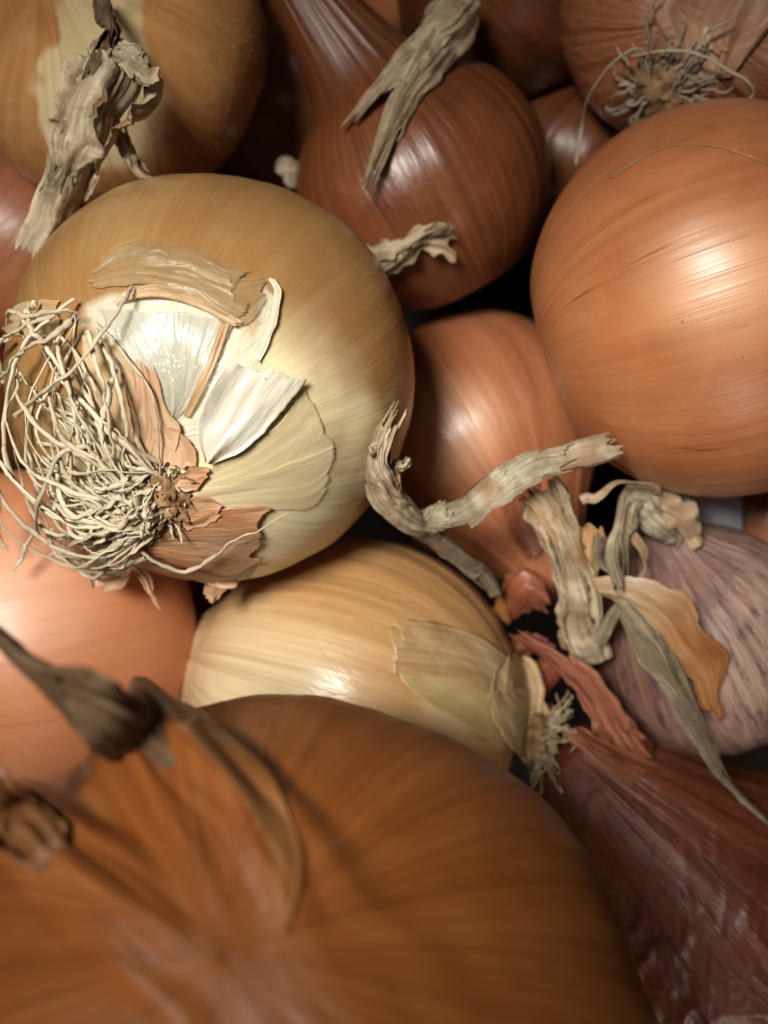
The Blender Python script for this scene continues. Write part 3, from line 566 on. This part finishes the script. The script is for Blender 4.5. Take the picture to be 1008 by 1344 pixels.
# ------------------------------------------------------------------ 5..8 onions at the top and at the back
b8 = Bulb('onion', 'shadowed dark onion at the top edge behind the grey hanging leaf', 'onion', 672, -45, -4.6, 2.9, (-.6, .1, .5), M['dark'], seed=6.3, nu=90, nv=140, group=ONI)
lf = thing('dry_leaf', 'long twisted pale grey dry leaf hanging down at the top centre', 'dry leaf', P(560, 60, -1.2))
stalk('leaf_blade', [(612,-20,-1.5,.42,.15,0),(592,40,-1.1,.44,.14,20),(560,85,-.8,.40,.13,40),(520,150,-.5,.36,.10,50),(490,225,-.4,.16,.06,60)], M['dry'], lf, 11, tone=.05, rag=.4, nu=140)
stalk('leaf_blade', [(610,-10,-1.1,.3,.12,0),(572,40,-.8,.30,.12,-30),(520,95,-.8,.28,.10,-50),(468,148,-.9,.12,.06,-60)], M['dry'], lf, 12, tone=-.15, rag=.3)
b7 = Bulb('onion', 'small reddish onion deep in the gap beside the smooth copper onion', 'onion', 756, 205, -6.4, 2.1, (.2, .6, .5), M['dark'], seed=7.7, nu=80, nv=120, group=ONI)
b5 = Bulb('onion', 'small pale onion half hidden at the top centre under the grey leaf', 'onion', 548, -8, -5.6, 1.7, (.2, .8, -.3), M['left'], seed=8.8, nu=80, nv=120, group=ONI)
b17 = Bulb('onion', 'reddish onion at the left edge under the golden one and the grey stem', 'onion', 38, 330, -6.8, 3.4, (.3, .6, -.4), M['back'], seed=9.9, nu=90, nv=140, group=ONI)
b22 = Bulb('onion', 'dark brown onion edge just showing left of the shaggy roots', 'onion', -55, 560, -5.2, 2.0, (.3, .8, .2), M['red'], seed=25.4, nu=80, nv=120, group=ONI)
b18 = Bulb('onion', 'dark onion deep between the golden onion and the long-necked one', 'onion', 385, 120, -8.2, 2.9, (.1, .9, .2), M['back'], seed=10.4, nu=90, nv=140, group=ONI)
b19 = Bulb('onion', 'peach coloured onion just showing at the top edge right of the golden one', 'onion', 362, -65, -5.6, 1.4, (.1, .9, .2), M['left'], seed=11.4, nu=80, nv=120, group=ONI)
def tone_tr(px, py, q, V): return .8*sst(760, 1010, px)*sst(120, -10, py-.2*(px-900))
tr = Bulb('onion', 'reddish brown onion at the top right with a grey root tuft', 'onion', 925, 5, -2.5, 3.0, (.25, .45, -.75), M['topright'], seed=12.4, rib=.012, tone=tone_tr, nu=150, nv=220, group=ONI)
def tuft(b, px, py, n, sp, ln, mat, sweep=(0, 0), seed=0, r=.035, up=.5, plate_r=.3):
    p0, n0 = b.hit(px, py); pl = blob('root_plate', p0, plate_r, n0, M['plate'], b.t, seed, .5, .5, 24, 36)
    R_ = random.Random(seed)
    for k in range(n):
        a = R_.uniform(0, 6.283); rr = R_.uniform(0, plate_r*.8)
        X = unit(np.cross(n0, [.1, .9, .2])); Y = np.cross(n0, X); d = X*math.cos(a)+Y*math.sin(a)
        s = p0+d*rr+n0*.05; L = ln*R_.uniform(.4, 1.1)
        sw = np.array([sweep[0], sweep[1], 0.])
        dr = unit(d*sp*R_.uniform(.3, 1.2)+n0*up*R_.uniform(.2, 1)+sw*R_.uniform(.4, 1.2))
        side = unit(np.cross(dr, n0))*R_.uniform(-.5, .5)*L
        m = s+dr*L*.5+side*.6; e = s+dr*L+side*1.1-n0*L*R_.uniform(0, .45)
        e2 = e+side*R_.uniform(-.6, .8)-n0*L*.1
        strand('root_strand', [s, m, e, e2], r*R_.uniform(.7, 1.2), r*.5, mat, pl, seed=seed+k, n=22, wob=.06)
    return pl
tp = tuft(tr, 872, 118, 110, .9, .85, M['root_grey'], (.25, -.1), 21, .036, .3, .62)
for k, L in enumerate([[(860,128,.2),(850,60,.5),(830,64,.7),(808,96,.8),(796,130,.8),(784,180,.8)], [(838,66,.5),(880,62,.6),(930,74,.6),(975,95,.5),(980,112,.4),(950,128,.3)], [(855,110,.2),(858,60,.4),(852,20,.4),(868,-10,.4)], [(880,120,.2),(905,80,.5),(930,45,.5),(965,20,.4)], [(900,125,.2),(940,130,.3),(985,130,.3),(1010,150,.3)]]):
    strand('root_strand', np.array([tr.hit(a[0], a[1])[0]+tr.hit(a[0], a[1])[1]*a[2] for a in L]), .036, .024, M['root'] if k < 2 else M['root_grey'], tp, seed=k+70, n=40)
tr.flap('skin_flap', [(900,110),(880,60),(860,10),(900,-40)], [(960,100),(990,60),(1020,20),(1040,-30)], M['topright'], 5, lift=.03, wr=.08, rag=6, tone=.4)
tr.flap('skin_flap', [(905,60),(900,20),(890,0)], [(960,70),(940,25),(905,0)], M['salmonflap'], 6, lift=.08, wr=.08, rag=8, tone=.1)

# ------------------------------------------------------------------ 9 orange-brown onion, centre back, its neck pointing down right
def tone_cb(px, py, q, V): return .8*sst(1, .3, np.hypot((px-600)/90, (py-560)/90))  # paler round spot puts the highlight into the skin colour
cb = Bulb('onion', 'shiny orange brown onion in the centre behind the forked dry stem', 'onion', 622, 572, -5.6, 2.95, (.36, -.72, .38), M['back'], h=.98, seed=13.1, rib=.012, neck=1.5, neckr=.5, nw=.74, tone=tone_cb, group=ONI, nu=180)
cb.flap('skin_flap', [(650,640),(668,690),(690,730)], [(700,610),(712,670),(712,725)], M['redflap'], 3, lift=.05, wr=.08, rag=6)
ds = thing('dried_stalk', 'forked greyish dry stem standing between the cream and the copper onion', 'dry stem', P(640, 770, -1.2))
stalk('stem_base', [(652,778,-1.8,.13,.10,0),(610,738,-1.1,.15,.12,20),(570,702,-.4,.19,.14,40),(545,684,.1,.22,.16,60),(532,668,.4,.20,.15,70)], M['drymid'], ds, 31, tone=-.15, rag=.1)
stalk('stem_prong', [(560,700,-.2,.2,.14,0),(530,676,.5,.24,.17,20),(502,642,1.1,.28,.17,35),(494,606,1.5,.28,.15,50),(504,575,1.8,.26,.13,65),(520,545,2.0,.22,.09,80)], M['dry'], ds, 32, tone=.15, rag=.3)
stalk('stem_prong', [(548,690,.0,.16,.12,0),(524,655,.9,.16,.12,20),(520,630,1.2,.18,.09,40),(532,602,1.4,.10,.06,60)], M['dry'], ds, 33, tone=.1, rag=.15)
stalk('stem_prong', [(508,586,1.7,.10,.05,0),(495,590,1.9,.07,.04,20),(484,594,2.1,.02,.02,40)], M['dry'], ds, 34, tone=.2, rag=.02, nu=30)
stalk('stem_prong', [(575,672,.2,.22,.16,0),(596,678,.3,.32,.16,20),(620,672,.5,.34,.14,25),(655,640,.8,.30,.12,20),(700,612,1.0,.28,.10,10),(755,596,1.1,.30,.08,0),(800,582,1.1,.28,.06,0)], M['drygreen'], ds, 35, tone=.3, rag=.12, nu=140, ridge=.16)
stalk('stem_prong', [(560,690,-.1,.2,.16,0),(568,680,.1,.26,.2,20),(590,676,.3,.28,.2,40)], M['drygreen'], ds, 36, tone=-.1, rag=.12, nu=40)

# ------------------------------------------------------------------ 10 salmon onion, lower left
def tone_ll(px, py, q, V): return .75*sst(1, .1, np.hypot((px+10)/210, (py-780)/170))  # lit left side painted in as paler skin
ll = Bulb('onion', 'smooth salmon orange onion at the left edge below the shaggy roots', 'onion', 52, 826, -3.0, 3.38, (-.93, -.2, .3), M['left'], h=1.0, seed=14.1, rib=.004, lump=.02, tone=tone_ll, group=ONI)

# ------------------------------------------------------------------ 11 pale golden onion, lower middle
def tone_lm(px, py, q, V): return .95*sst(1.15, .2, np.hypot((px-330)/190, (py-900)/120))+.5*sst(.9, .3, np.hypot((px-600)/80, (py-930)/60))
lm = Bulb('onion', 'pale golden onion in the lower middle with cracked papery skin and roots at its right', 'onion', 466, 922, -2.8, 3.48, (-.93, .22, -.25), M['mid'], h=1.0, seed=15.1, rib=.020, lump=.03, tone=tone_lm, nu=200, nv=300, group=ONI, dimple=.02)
lm.flap('skin_flap', [(690,945),(640,900),(575,850),(515,815)], [(660,985),(600,945),(545,912),(515,872)], M['oliveflap'], 5, lift=.015, wr=.02, rag=6, tone=-.1, edge=.01)
lm.flap('skin_flap', [(704,915),(670,870),(610,830),(530,815)], [(682,935),(625,893),(570,888),(515,885)], M['goldflap'], 6, lift=.05, wr=.04, rag=4, tone=.0)
lm.flap('skin_flap', [(700,940),(705,900),(690,868),(670,862)], [(655,950),(640,918),(640,890),(655,868)], M['goldflap'], 7, lift=.10, wr=.09, rag=5, tone=.15)
lm.flap('skin_flap', [(722,985),(712,940),(700,915),(680,905)], [(680,1000),(650,965),(636,935),(632,915)], M['goldflap'], 8, lift=.14, wr=.09, rag=6, tone=.1)
tuft(lm, 704, 968, 100, 1.0, .95, M['root_tan'], (.25, -.5), 41, .032, .5, .5)

# ------------------------------------------------------------------ 13 purple shallot at the right
def tone_sh(px, py, q, V): return .7*sst(800, 1000, px)
sh = Bulb('shallot', 'mottled purple and pink shallot at the right edge with a dry twisted top', 'shallot', 925, 838, -3.4, 2.45, (-.42, .75, .25), M['shallot'], h=1.02, seed=16.1, rib=.008, lump=.05, neck=.9, neckr=.35, tone=tone_sh, group=None, nu=180, nv=260)
stalk('dry_neck', [(895,712,-1.9,.15,.15,0),(850,672,-1.2,.36,.22,20),(832,655,-.9,.36,.2,45),(815,680,-.6,.24,.16,60),(812,730,-.3,.22,.14,80),(815,765,-.2,.22,.12,95)], M['drygreen'], sh.t, 51, tone=.1, rag=.15, nu=140)
stalk('dry_neck', [(915,712,-1.8,.14,.12,0),(885,672,-1.3,.32,.22,20),(862,655,-1.1,.22,.15,40),(838,650,-.9,.18,.12,50)], M['drybrown'], sh.t, 52, tone=.1, rag=.15)
for k, L in enumerate([[(770,660,-.2,.10,.03,0),(800,640,.0,.12,.03,60),(835,632,-.2,.10,.03,120),(872,650,-.8,.07,.02,160)],
        [(790,840,-1.2,.10,.04,0),(806,800,-.9,.13,.04,50),(800,750,-.6,.12,.03,110),(786,705,-.4,.09,.03,150)],
        [(828,700,-.8,.08,.03,0),(842,730,-.6,.10,.03,60),(838,775,-.5,.09,.03,130),(852,820,-.6,.05,.02,170)]]):
    stalk('husk_strip', L, M['drymid'] if k == 1 else M['drybrown'], sh.t, 55+k, tone=.0, rag=.12, nu=70, nv=24, layers=0)
lg = thing('dry_leaf', 'long thin grey green dry leaf trailing across the purple shallot to the right edge', 'dry leaf', P(900, 900, -.6))
stalk('leaf_blade', [(806,770,-.6,.12,.08,0),(838,835,-.4,.22,.07,10),(878,885,-.3,.24,.07,25),(912,945,-.4,.18,.07,40),(945,1010,-.7,.16,.06,60),(978,1055,-1.0,.14,.05,80),(1030,1100,-1.4,.12,.05,90)], M['drymid'], lg, 53, tone=-.2, rag=.1, nu=150)
tn = thing('dried_stalk', 'flattened tan and grey dry stem with a torn crown, left of the purple shallot', 'dry stem', P(760, 850, -1.5))
stalk('stem_tube', [(770,868,-1.8,.36,.18,0),(767,830,-1.4,.42,.2,5),(760,780,-.9,.36,.18,10),(744,730,-.5,.30,.16,10),(725,685,-.2,.34,.14,5),(704,652,.0,.42,.10,0)], M['dry'], tn, 54, tone=-.1, rag=.35, nu=140)
sheet('torn_crown', [(748,735,-.5),(720,700,-.1),(700,668,.1),(678,655,.2)], [(772,725,-.7),(762,690,-.3),(745,662,-.1),(712,650,.1)], M['tanflap'], tn, 4, rag=10, tone=.1)
sheet('torn_crown', [(752,770,-.7),(757,730,-.5),(754,700,-.4),(762,690,-.2)], [(784,765,-.9),(790,730,-.7),(796,705,-.5),(790,692,-.4)], M['tanflap'], tn, 5, rag=6, tone=-.1)
pf = thing('skin_scrap', 'translucent orange scrap of papery skin with a jagged edge lying on the purple shallot', 'skin scrap', P(870, 820, -.8))
sheet('paper_skin', [(778,765,-.6),(840,760,-.3),(895,782,-.2),(925,825,-.3),(950,862,-.6),(949,905,-.8),(946,942,-1.0)], [(790,786,-.7),(822,802,-.5),(850,828,-.4),(868,858,-.5),(888,882,-.6),(912,908,-.8),(938,942,-1.0)], M['orangeflap'], pf, 6, rag=5, ragside=9, tone=-.1, nu=80, nv=34, grad=(.8, -.5))

# ------------------------------------------------------------------ 14 red-brown onion, lower right
def crinkle(V, c, px, py):   # papery outer skin gathered in sharp creases low on the bulb
    N_ = unit(V-c); r1 = 1-np.abs(fnoise(V*np.array([1.5, .8, 1.2])+4, 2))*3; r2 = 1-np.abs(fnoise(V*np.array([3.2, 1.8, 2.6])+9, 2))*3
    m = .25+.75*sst(1130, 1260, py+.3*(px-950))
    return V+N_*((np.maximum(r1, 0)*.07+np.maximum(r2, 0)*.022)*m)[:, None]
rd = Bulb('onion', 'dark red brown onion at the lower right with a flared neck', 'onion', 955, 1225, -3.6, 3.55, (-.62, .70, .20), M['red'], h=1.02, seed=18.1, rib=.007, lump=.06, neck=2.3, neckr=.55, nw=.62, group=ONI, nu=340, nv=460, post=crinkle)
stalk('neck_stem', [(838,1000,-1.9,.42,.25,0),(808,960,-1.5,.34,.18,10),(785,915,-1.4,.26,.12,20),(755,880,-1.3,.22,.10,30),(690,835,-1.3,.16,.08,50)], M['redflap'], rd.t, 61, tone=.0, rag=.2, crink=.03)
sheet('neck_skin', [(845,1040,-1.5),(800,1015,-1.1),(765,990,-.9),(740,962,-.8)], [(880,1010,-1.9),(840,992,-1.5),(800,975,-1.2),(768,958,-1.0)], M['red'], rd.t, 7, rag=9, ragside=3, tone=.15)

cp = thing('skin_scrap', 'curled reddish scraps of papery skin in the dark gap under the forked stem', 'skin scrap', P(690, 790, -2.5))
sheet('paper_skin', [(660,785,-2.6),(668,760,-2.2),(690,745,-2.0),(715,760,-2.0)], [(670,815,-2.8),(690,805,-2.4),(705,800,-2.2),(722,808,-2.3)], M['redflap'], cp, 9, rag=6, tone=.1, arch=.3)
sheet('paper_skin', [(670,840,-2.8),(690,830,-2.4),(720,838,-2.3)], [(680,870,-3.0),(700,858,-2.7),(735,862,-2.5)], M['redflap'], cp, 10, rag=6, tone=.0, arch=.2)

sheet('paper_skin', [(690,905,-3.2),(702,870,-2.8),(722,850,-2.7)], [(712,930,-3.2),(728,900,-2.8),(745,880,-2.8)], M['redflap'], cp, 12, rag=6, tone=.0, arch=.25, nu=30, nv=16)
sheet('paper_skin', [(645,800,-3.0),(655,780,-2.7),(664,752,-2.6)], [(668,822,-3.0),(676,800,-2.8),(690,778,-2.7)], M['orangeflap'], cp, 13, rag=6, tone=-.2, arch=.2, nu=30, nv=16)
# ------------------------------------------------------------------ small pale things at the back
cdn = thing('paper_label', 'small bluish white piece of paper showing under the smooth copper onion', 'paper', P(935, 675, -4.5))
V = [P(880, 650, -4.2), P(972, 642, -4.2), P(975, 702, -4.4), P(884, 690, -4.4)]
V += [v+np.array([0, 0, -.03]) for v in V]
mk('paper_sheet', V, [[0, 1, 2, 3], [7, 6, 5, 4], [0, 4, 5, 1], [1, 5, 6, 2], [2, 6, 7, 3], [3, 7, 4, 0]], M['white_card'], cdn, smooth=False)
b20 = Bulb('onion', 'brown onion at the right edge behind the white paper', 'onion', 1040, 690, -6.5, 2.2, (.3, .8, .2), M['back'], seed=21.4, nu=80, nv=120, group=ONI)
b21 = Bulb('onion', 'dark purple onion deep in the gap below the cream onion', 'onion', 280, 800, -8.5, 2.7, (.3, .8, .2), M['red'], seed=22.4, nu=80, nv=120, group=ONI)
gs = thing('dry_leaf', 'small crumpled white scrap in the gap right of the golden onion', 'leaf scrap', P(382, 232, -4))
stalk('leaf_blade', [(372,212,-4.2,.2,.15,0),(382,228,-4.0,.28,.18,40),(384,244,-3.9,.26,.16,80),(396,252,-4,.18,.1,100)], M['dry'], gs, 71, tone=.2, nu=40)

# ------------------------------------------------------------------ 12 big deep orange onion in front, out of focus
def tone_fr(px, py, q, V): return .35*sst(.55, .2, q[:, 2])
def neck_folds(V, c, px, py):
    """Gathers the skin of the front onion into two long folds running up to its dry tips."""
    N_ = unit(V-c); out = V.copy(); front = V[:, 2] > c[2]
    for path, w0, w1, H0, H1, sd in (([(455,1320),(400,1240),(345,1150),(275,1060),(205,985),(150,935)], 150, 62, .05, .62, 1.), ([(330,1400),(240,1290),(160,1200),(80,1135),(20,1085),(-40,1040)], 120, 60, .04, .55, 5.)):
        p = catmull(np.array(path, float), 90); best = np.full(len(V), 1e9); S = np.zeros(len(V)); sgn = np.zeros(len(V))
        t = np.gradient(p, axis=0); t = t/np.linalg.norm(t, axis=1, keepdims=True)
        for k in range(90):
            dx, dy = px-p[k, 0], py-p[k, 1]; d = dx*dx+dy*dy; m = d < best
            best = np.where(m, d, best); S = np.where(m, k/89, S); sgn = np.where(m, dx*-t[k, 1]+dy*t[k, 0], sgn)
        x = sgn/(w0+(w1-w0)*S); r = np.sqrt(best)/(w0+(w1-w0)*S)
        x = x+.18*fnoise(np.stack([S*4+sd, x*1.5, x*0], -1), 2)
        H = H0+(H1-H0)*sst(0, 1, S)**1.1
        b = sst(1.15, .25, r)
        fold = 1+.22*np.sin(x*7.5+2*np.sin(S*3+sd))*sst(0, .3, S)+.3*fnoise(np.stack([x*3.5+sd, S*2.2, S*0], -1), 3)
        out = out+N_*((H*b*fold+.012*np.sin(x*9+sd)*sst(1.9, .6, r))*front*sst(1.0, .92, S*0+r/2.6))[:, None]
    return out
fr = Bulb('onion', 'big deep orange onion close in front at the bottom, blurred, with a dark twisted top', 'onion', 372, 1402, 5.9, 4.78, (-.05, .62, .78), M['front'], h=.97, seed=19.1, rib=.012, lump=.03, neck=.0, neckr=.1, nw=.85, tone=tone_fr, nu=360, nv=520, group=ONI, post=neck_folds)
def up(L):          # path points given as height above the front onion's skin
    out = []
    for a in L:
        q = fr.hit(a[0], a[1])[0]; out.append((a[0], a[1], q[2]+a[2])+tuple(a[3:]))
    return out
fr.flap('loose_skin', [(372,1235),(394,1150),(385,1090),(345,1010),(262,942)], [(368,1225),(352,1140),(335,1080),(292,1020),(232,955)], M['front'], 4, lift=.03, wr=.04, rag=2, ragside=1, tone=.35, wf=1.4, edge=.06, nu=60, nv=30)
stalk('dry_tip', up([(250,1035,-.30,.10,.08,0),(215,1000,-.14,.26,.18,5),(170,965,-.02,.34,.24,10)])+[(125,932,8.7,.30,.22,25),(85,908,8.4,.24,.18,45),(42,882,8.1,.15,.12,70),(-10,838,7.7,.13,.09,90)], M['drydark'], fr.t, 81, layers=1, tone=-.1, rag=.3)
stalk('dry_tip', up([(90,1145,-.3,.08,.08,0),(50,1110,-.10,.24,.2,0),(15,1070,.0,.28,.20,20)])+[(-20,1030,8.4,.2,.14,40),(-50,990,8.0,.16,.1,60)], M['front2'], fr.t, 82, tone=-.1, rag=.3)
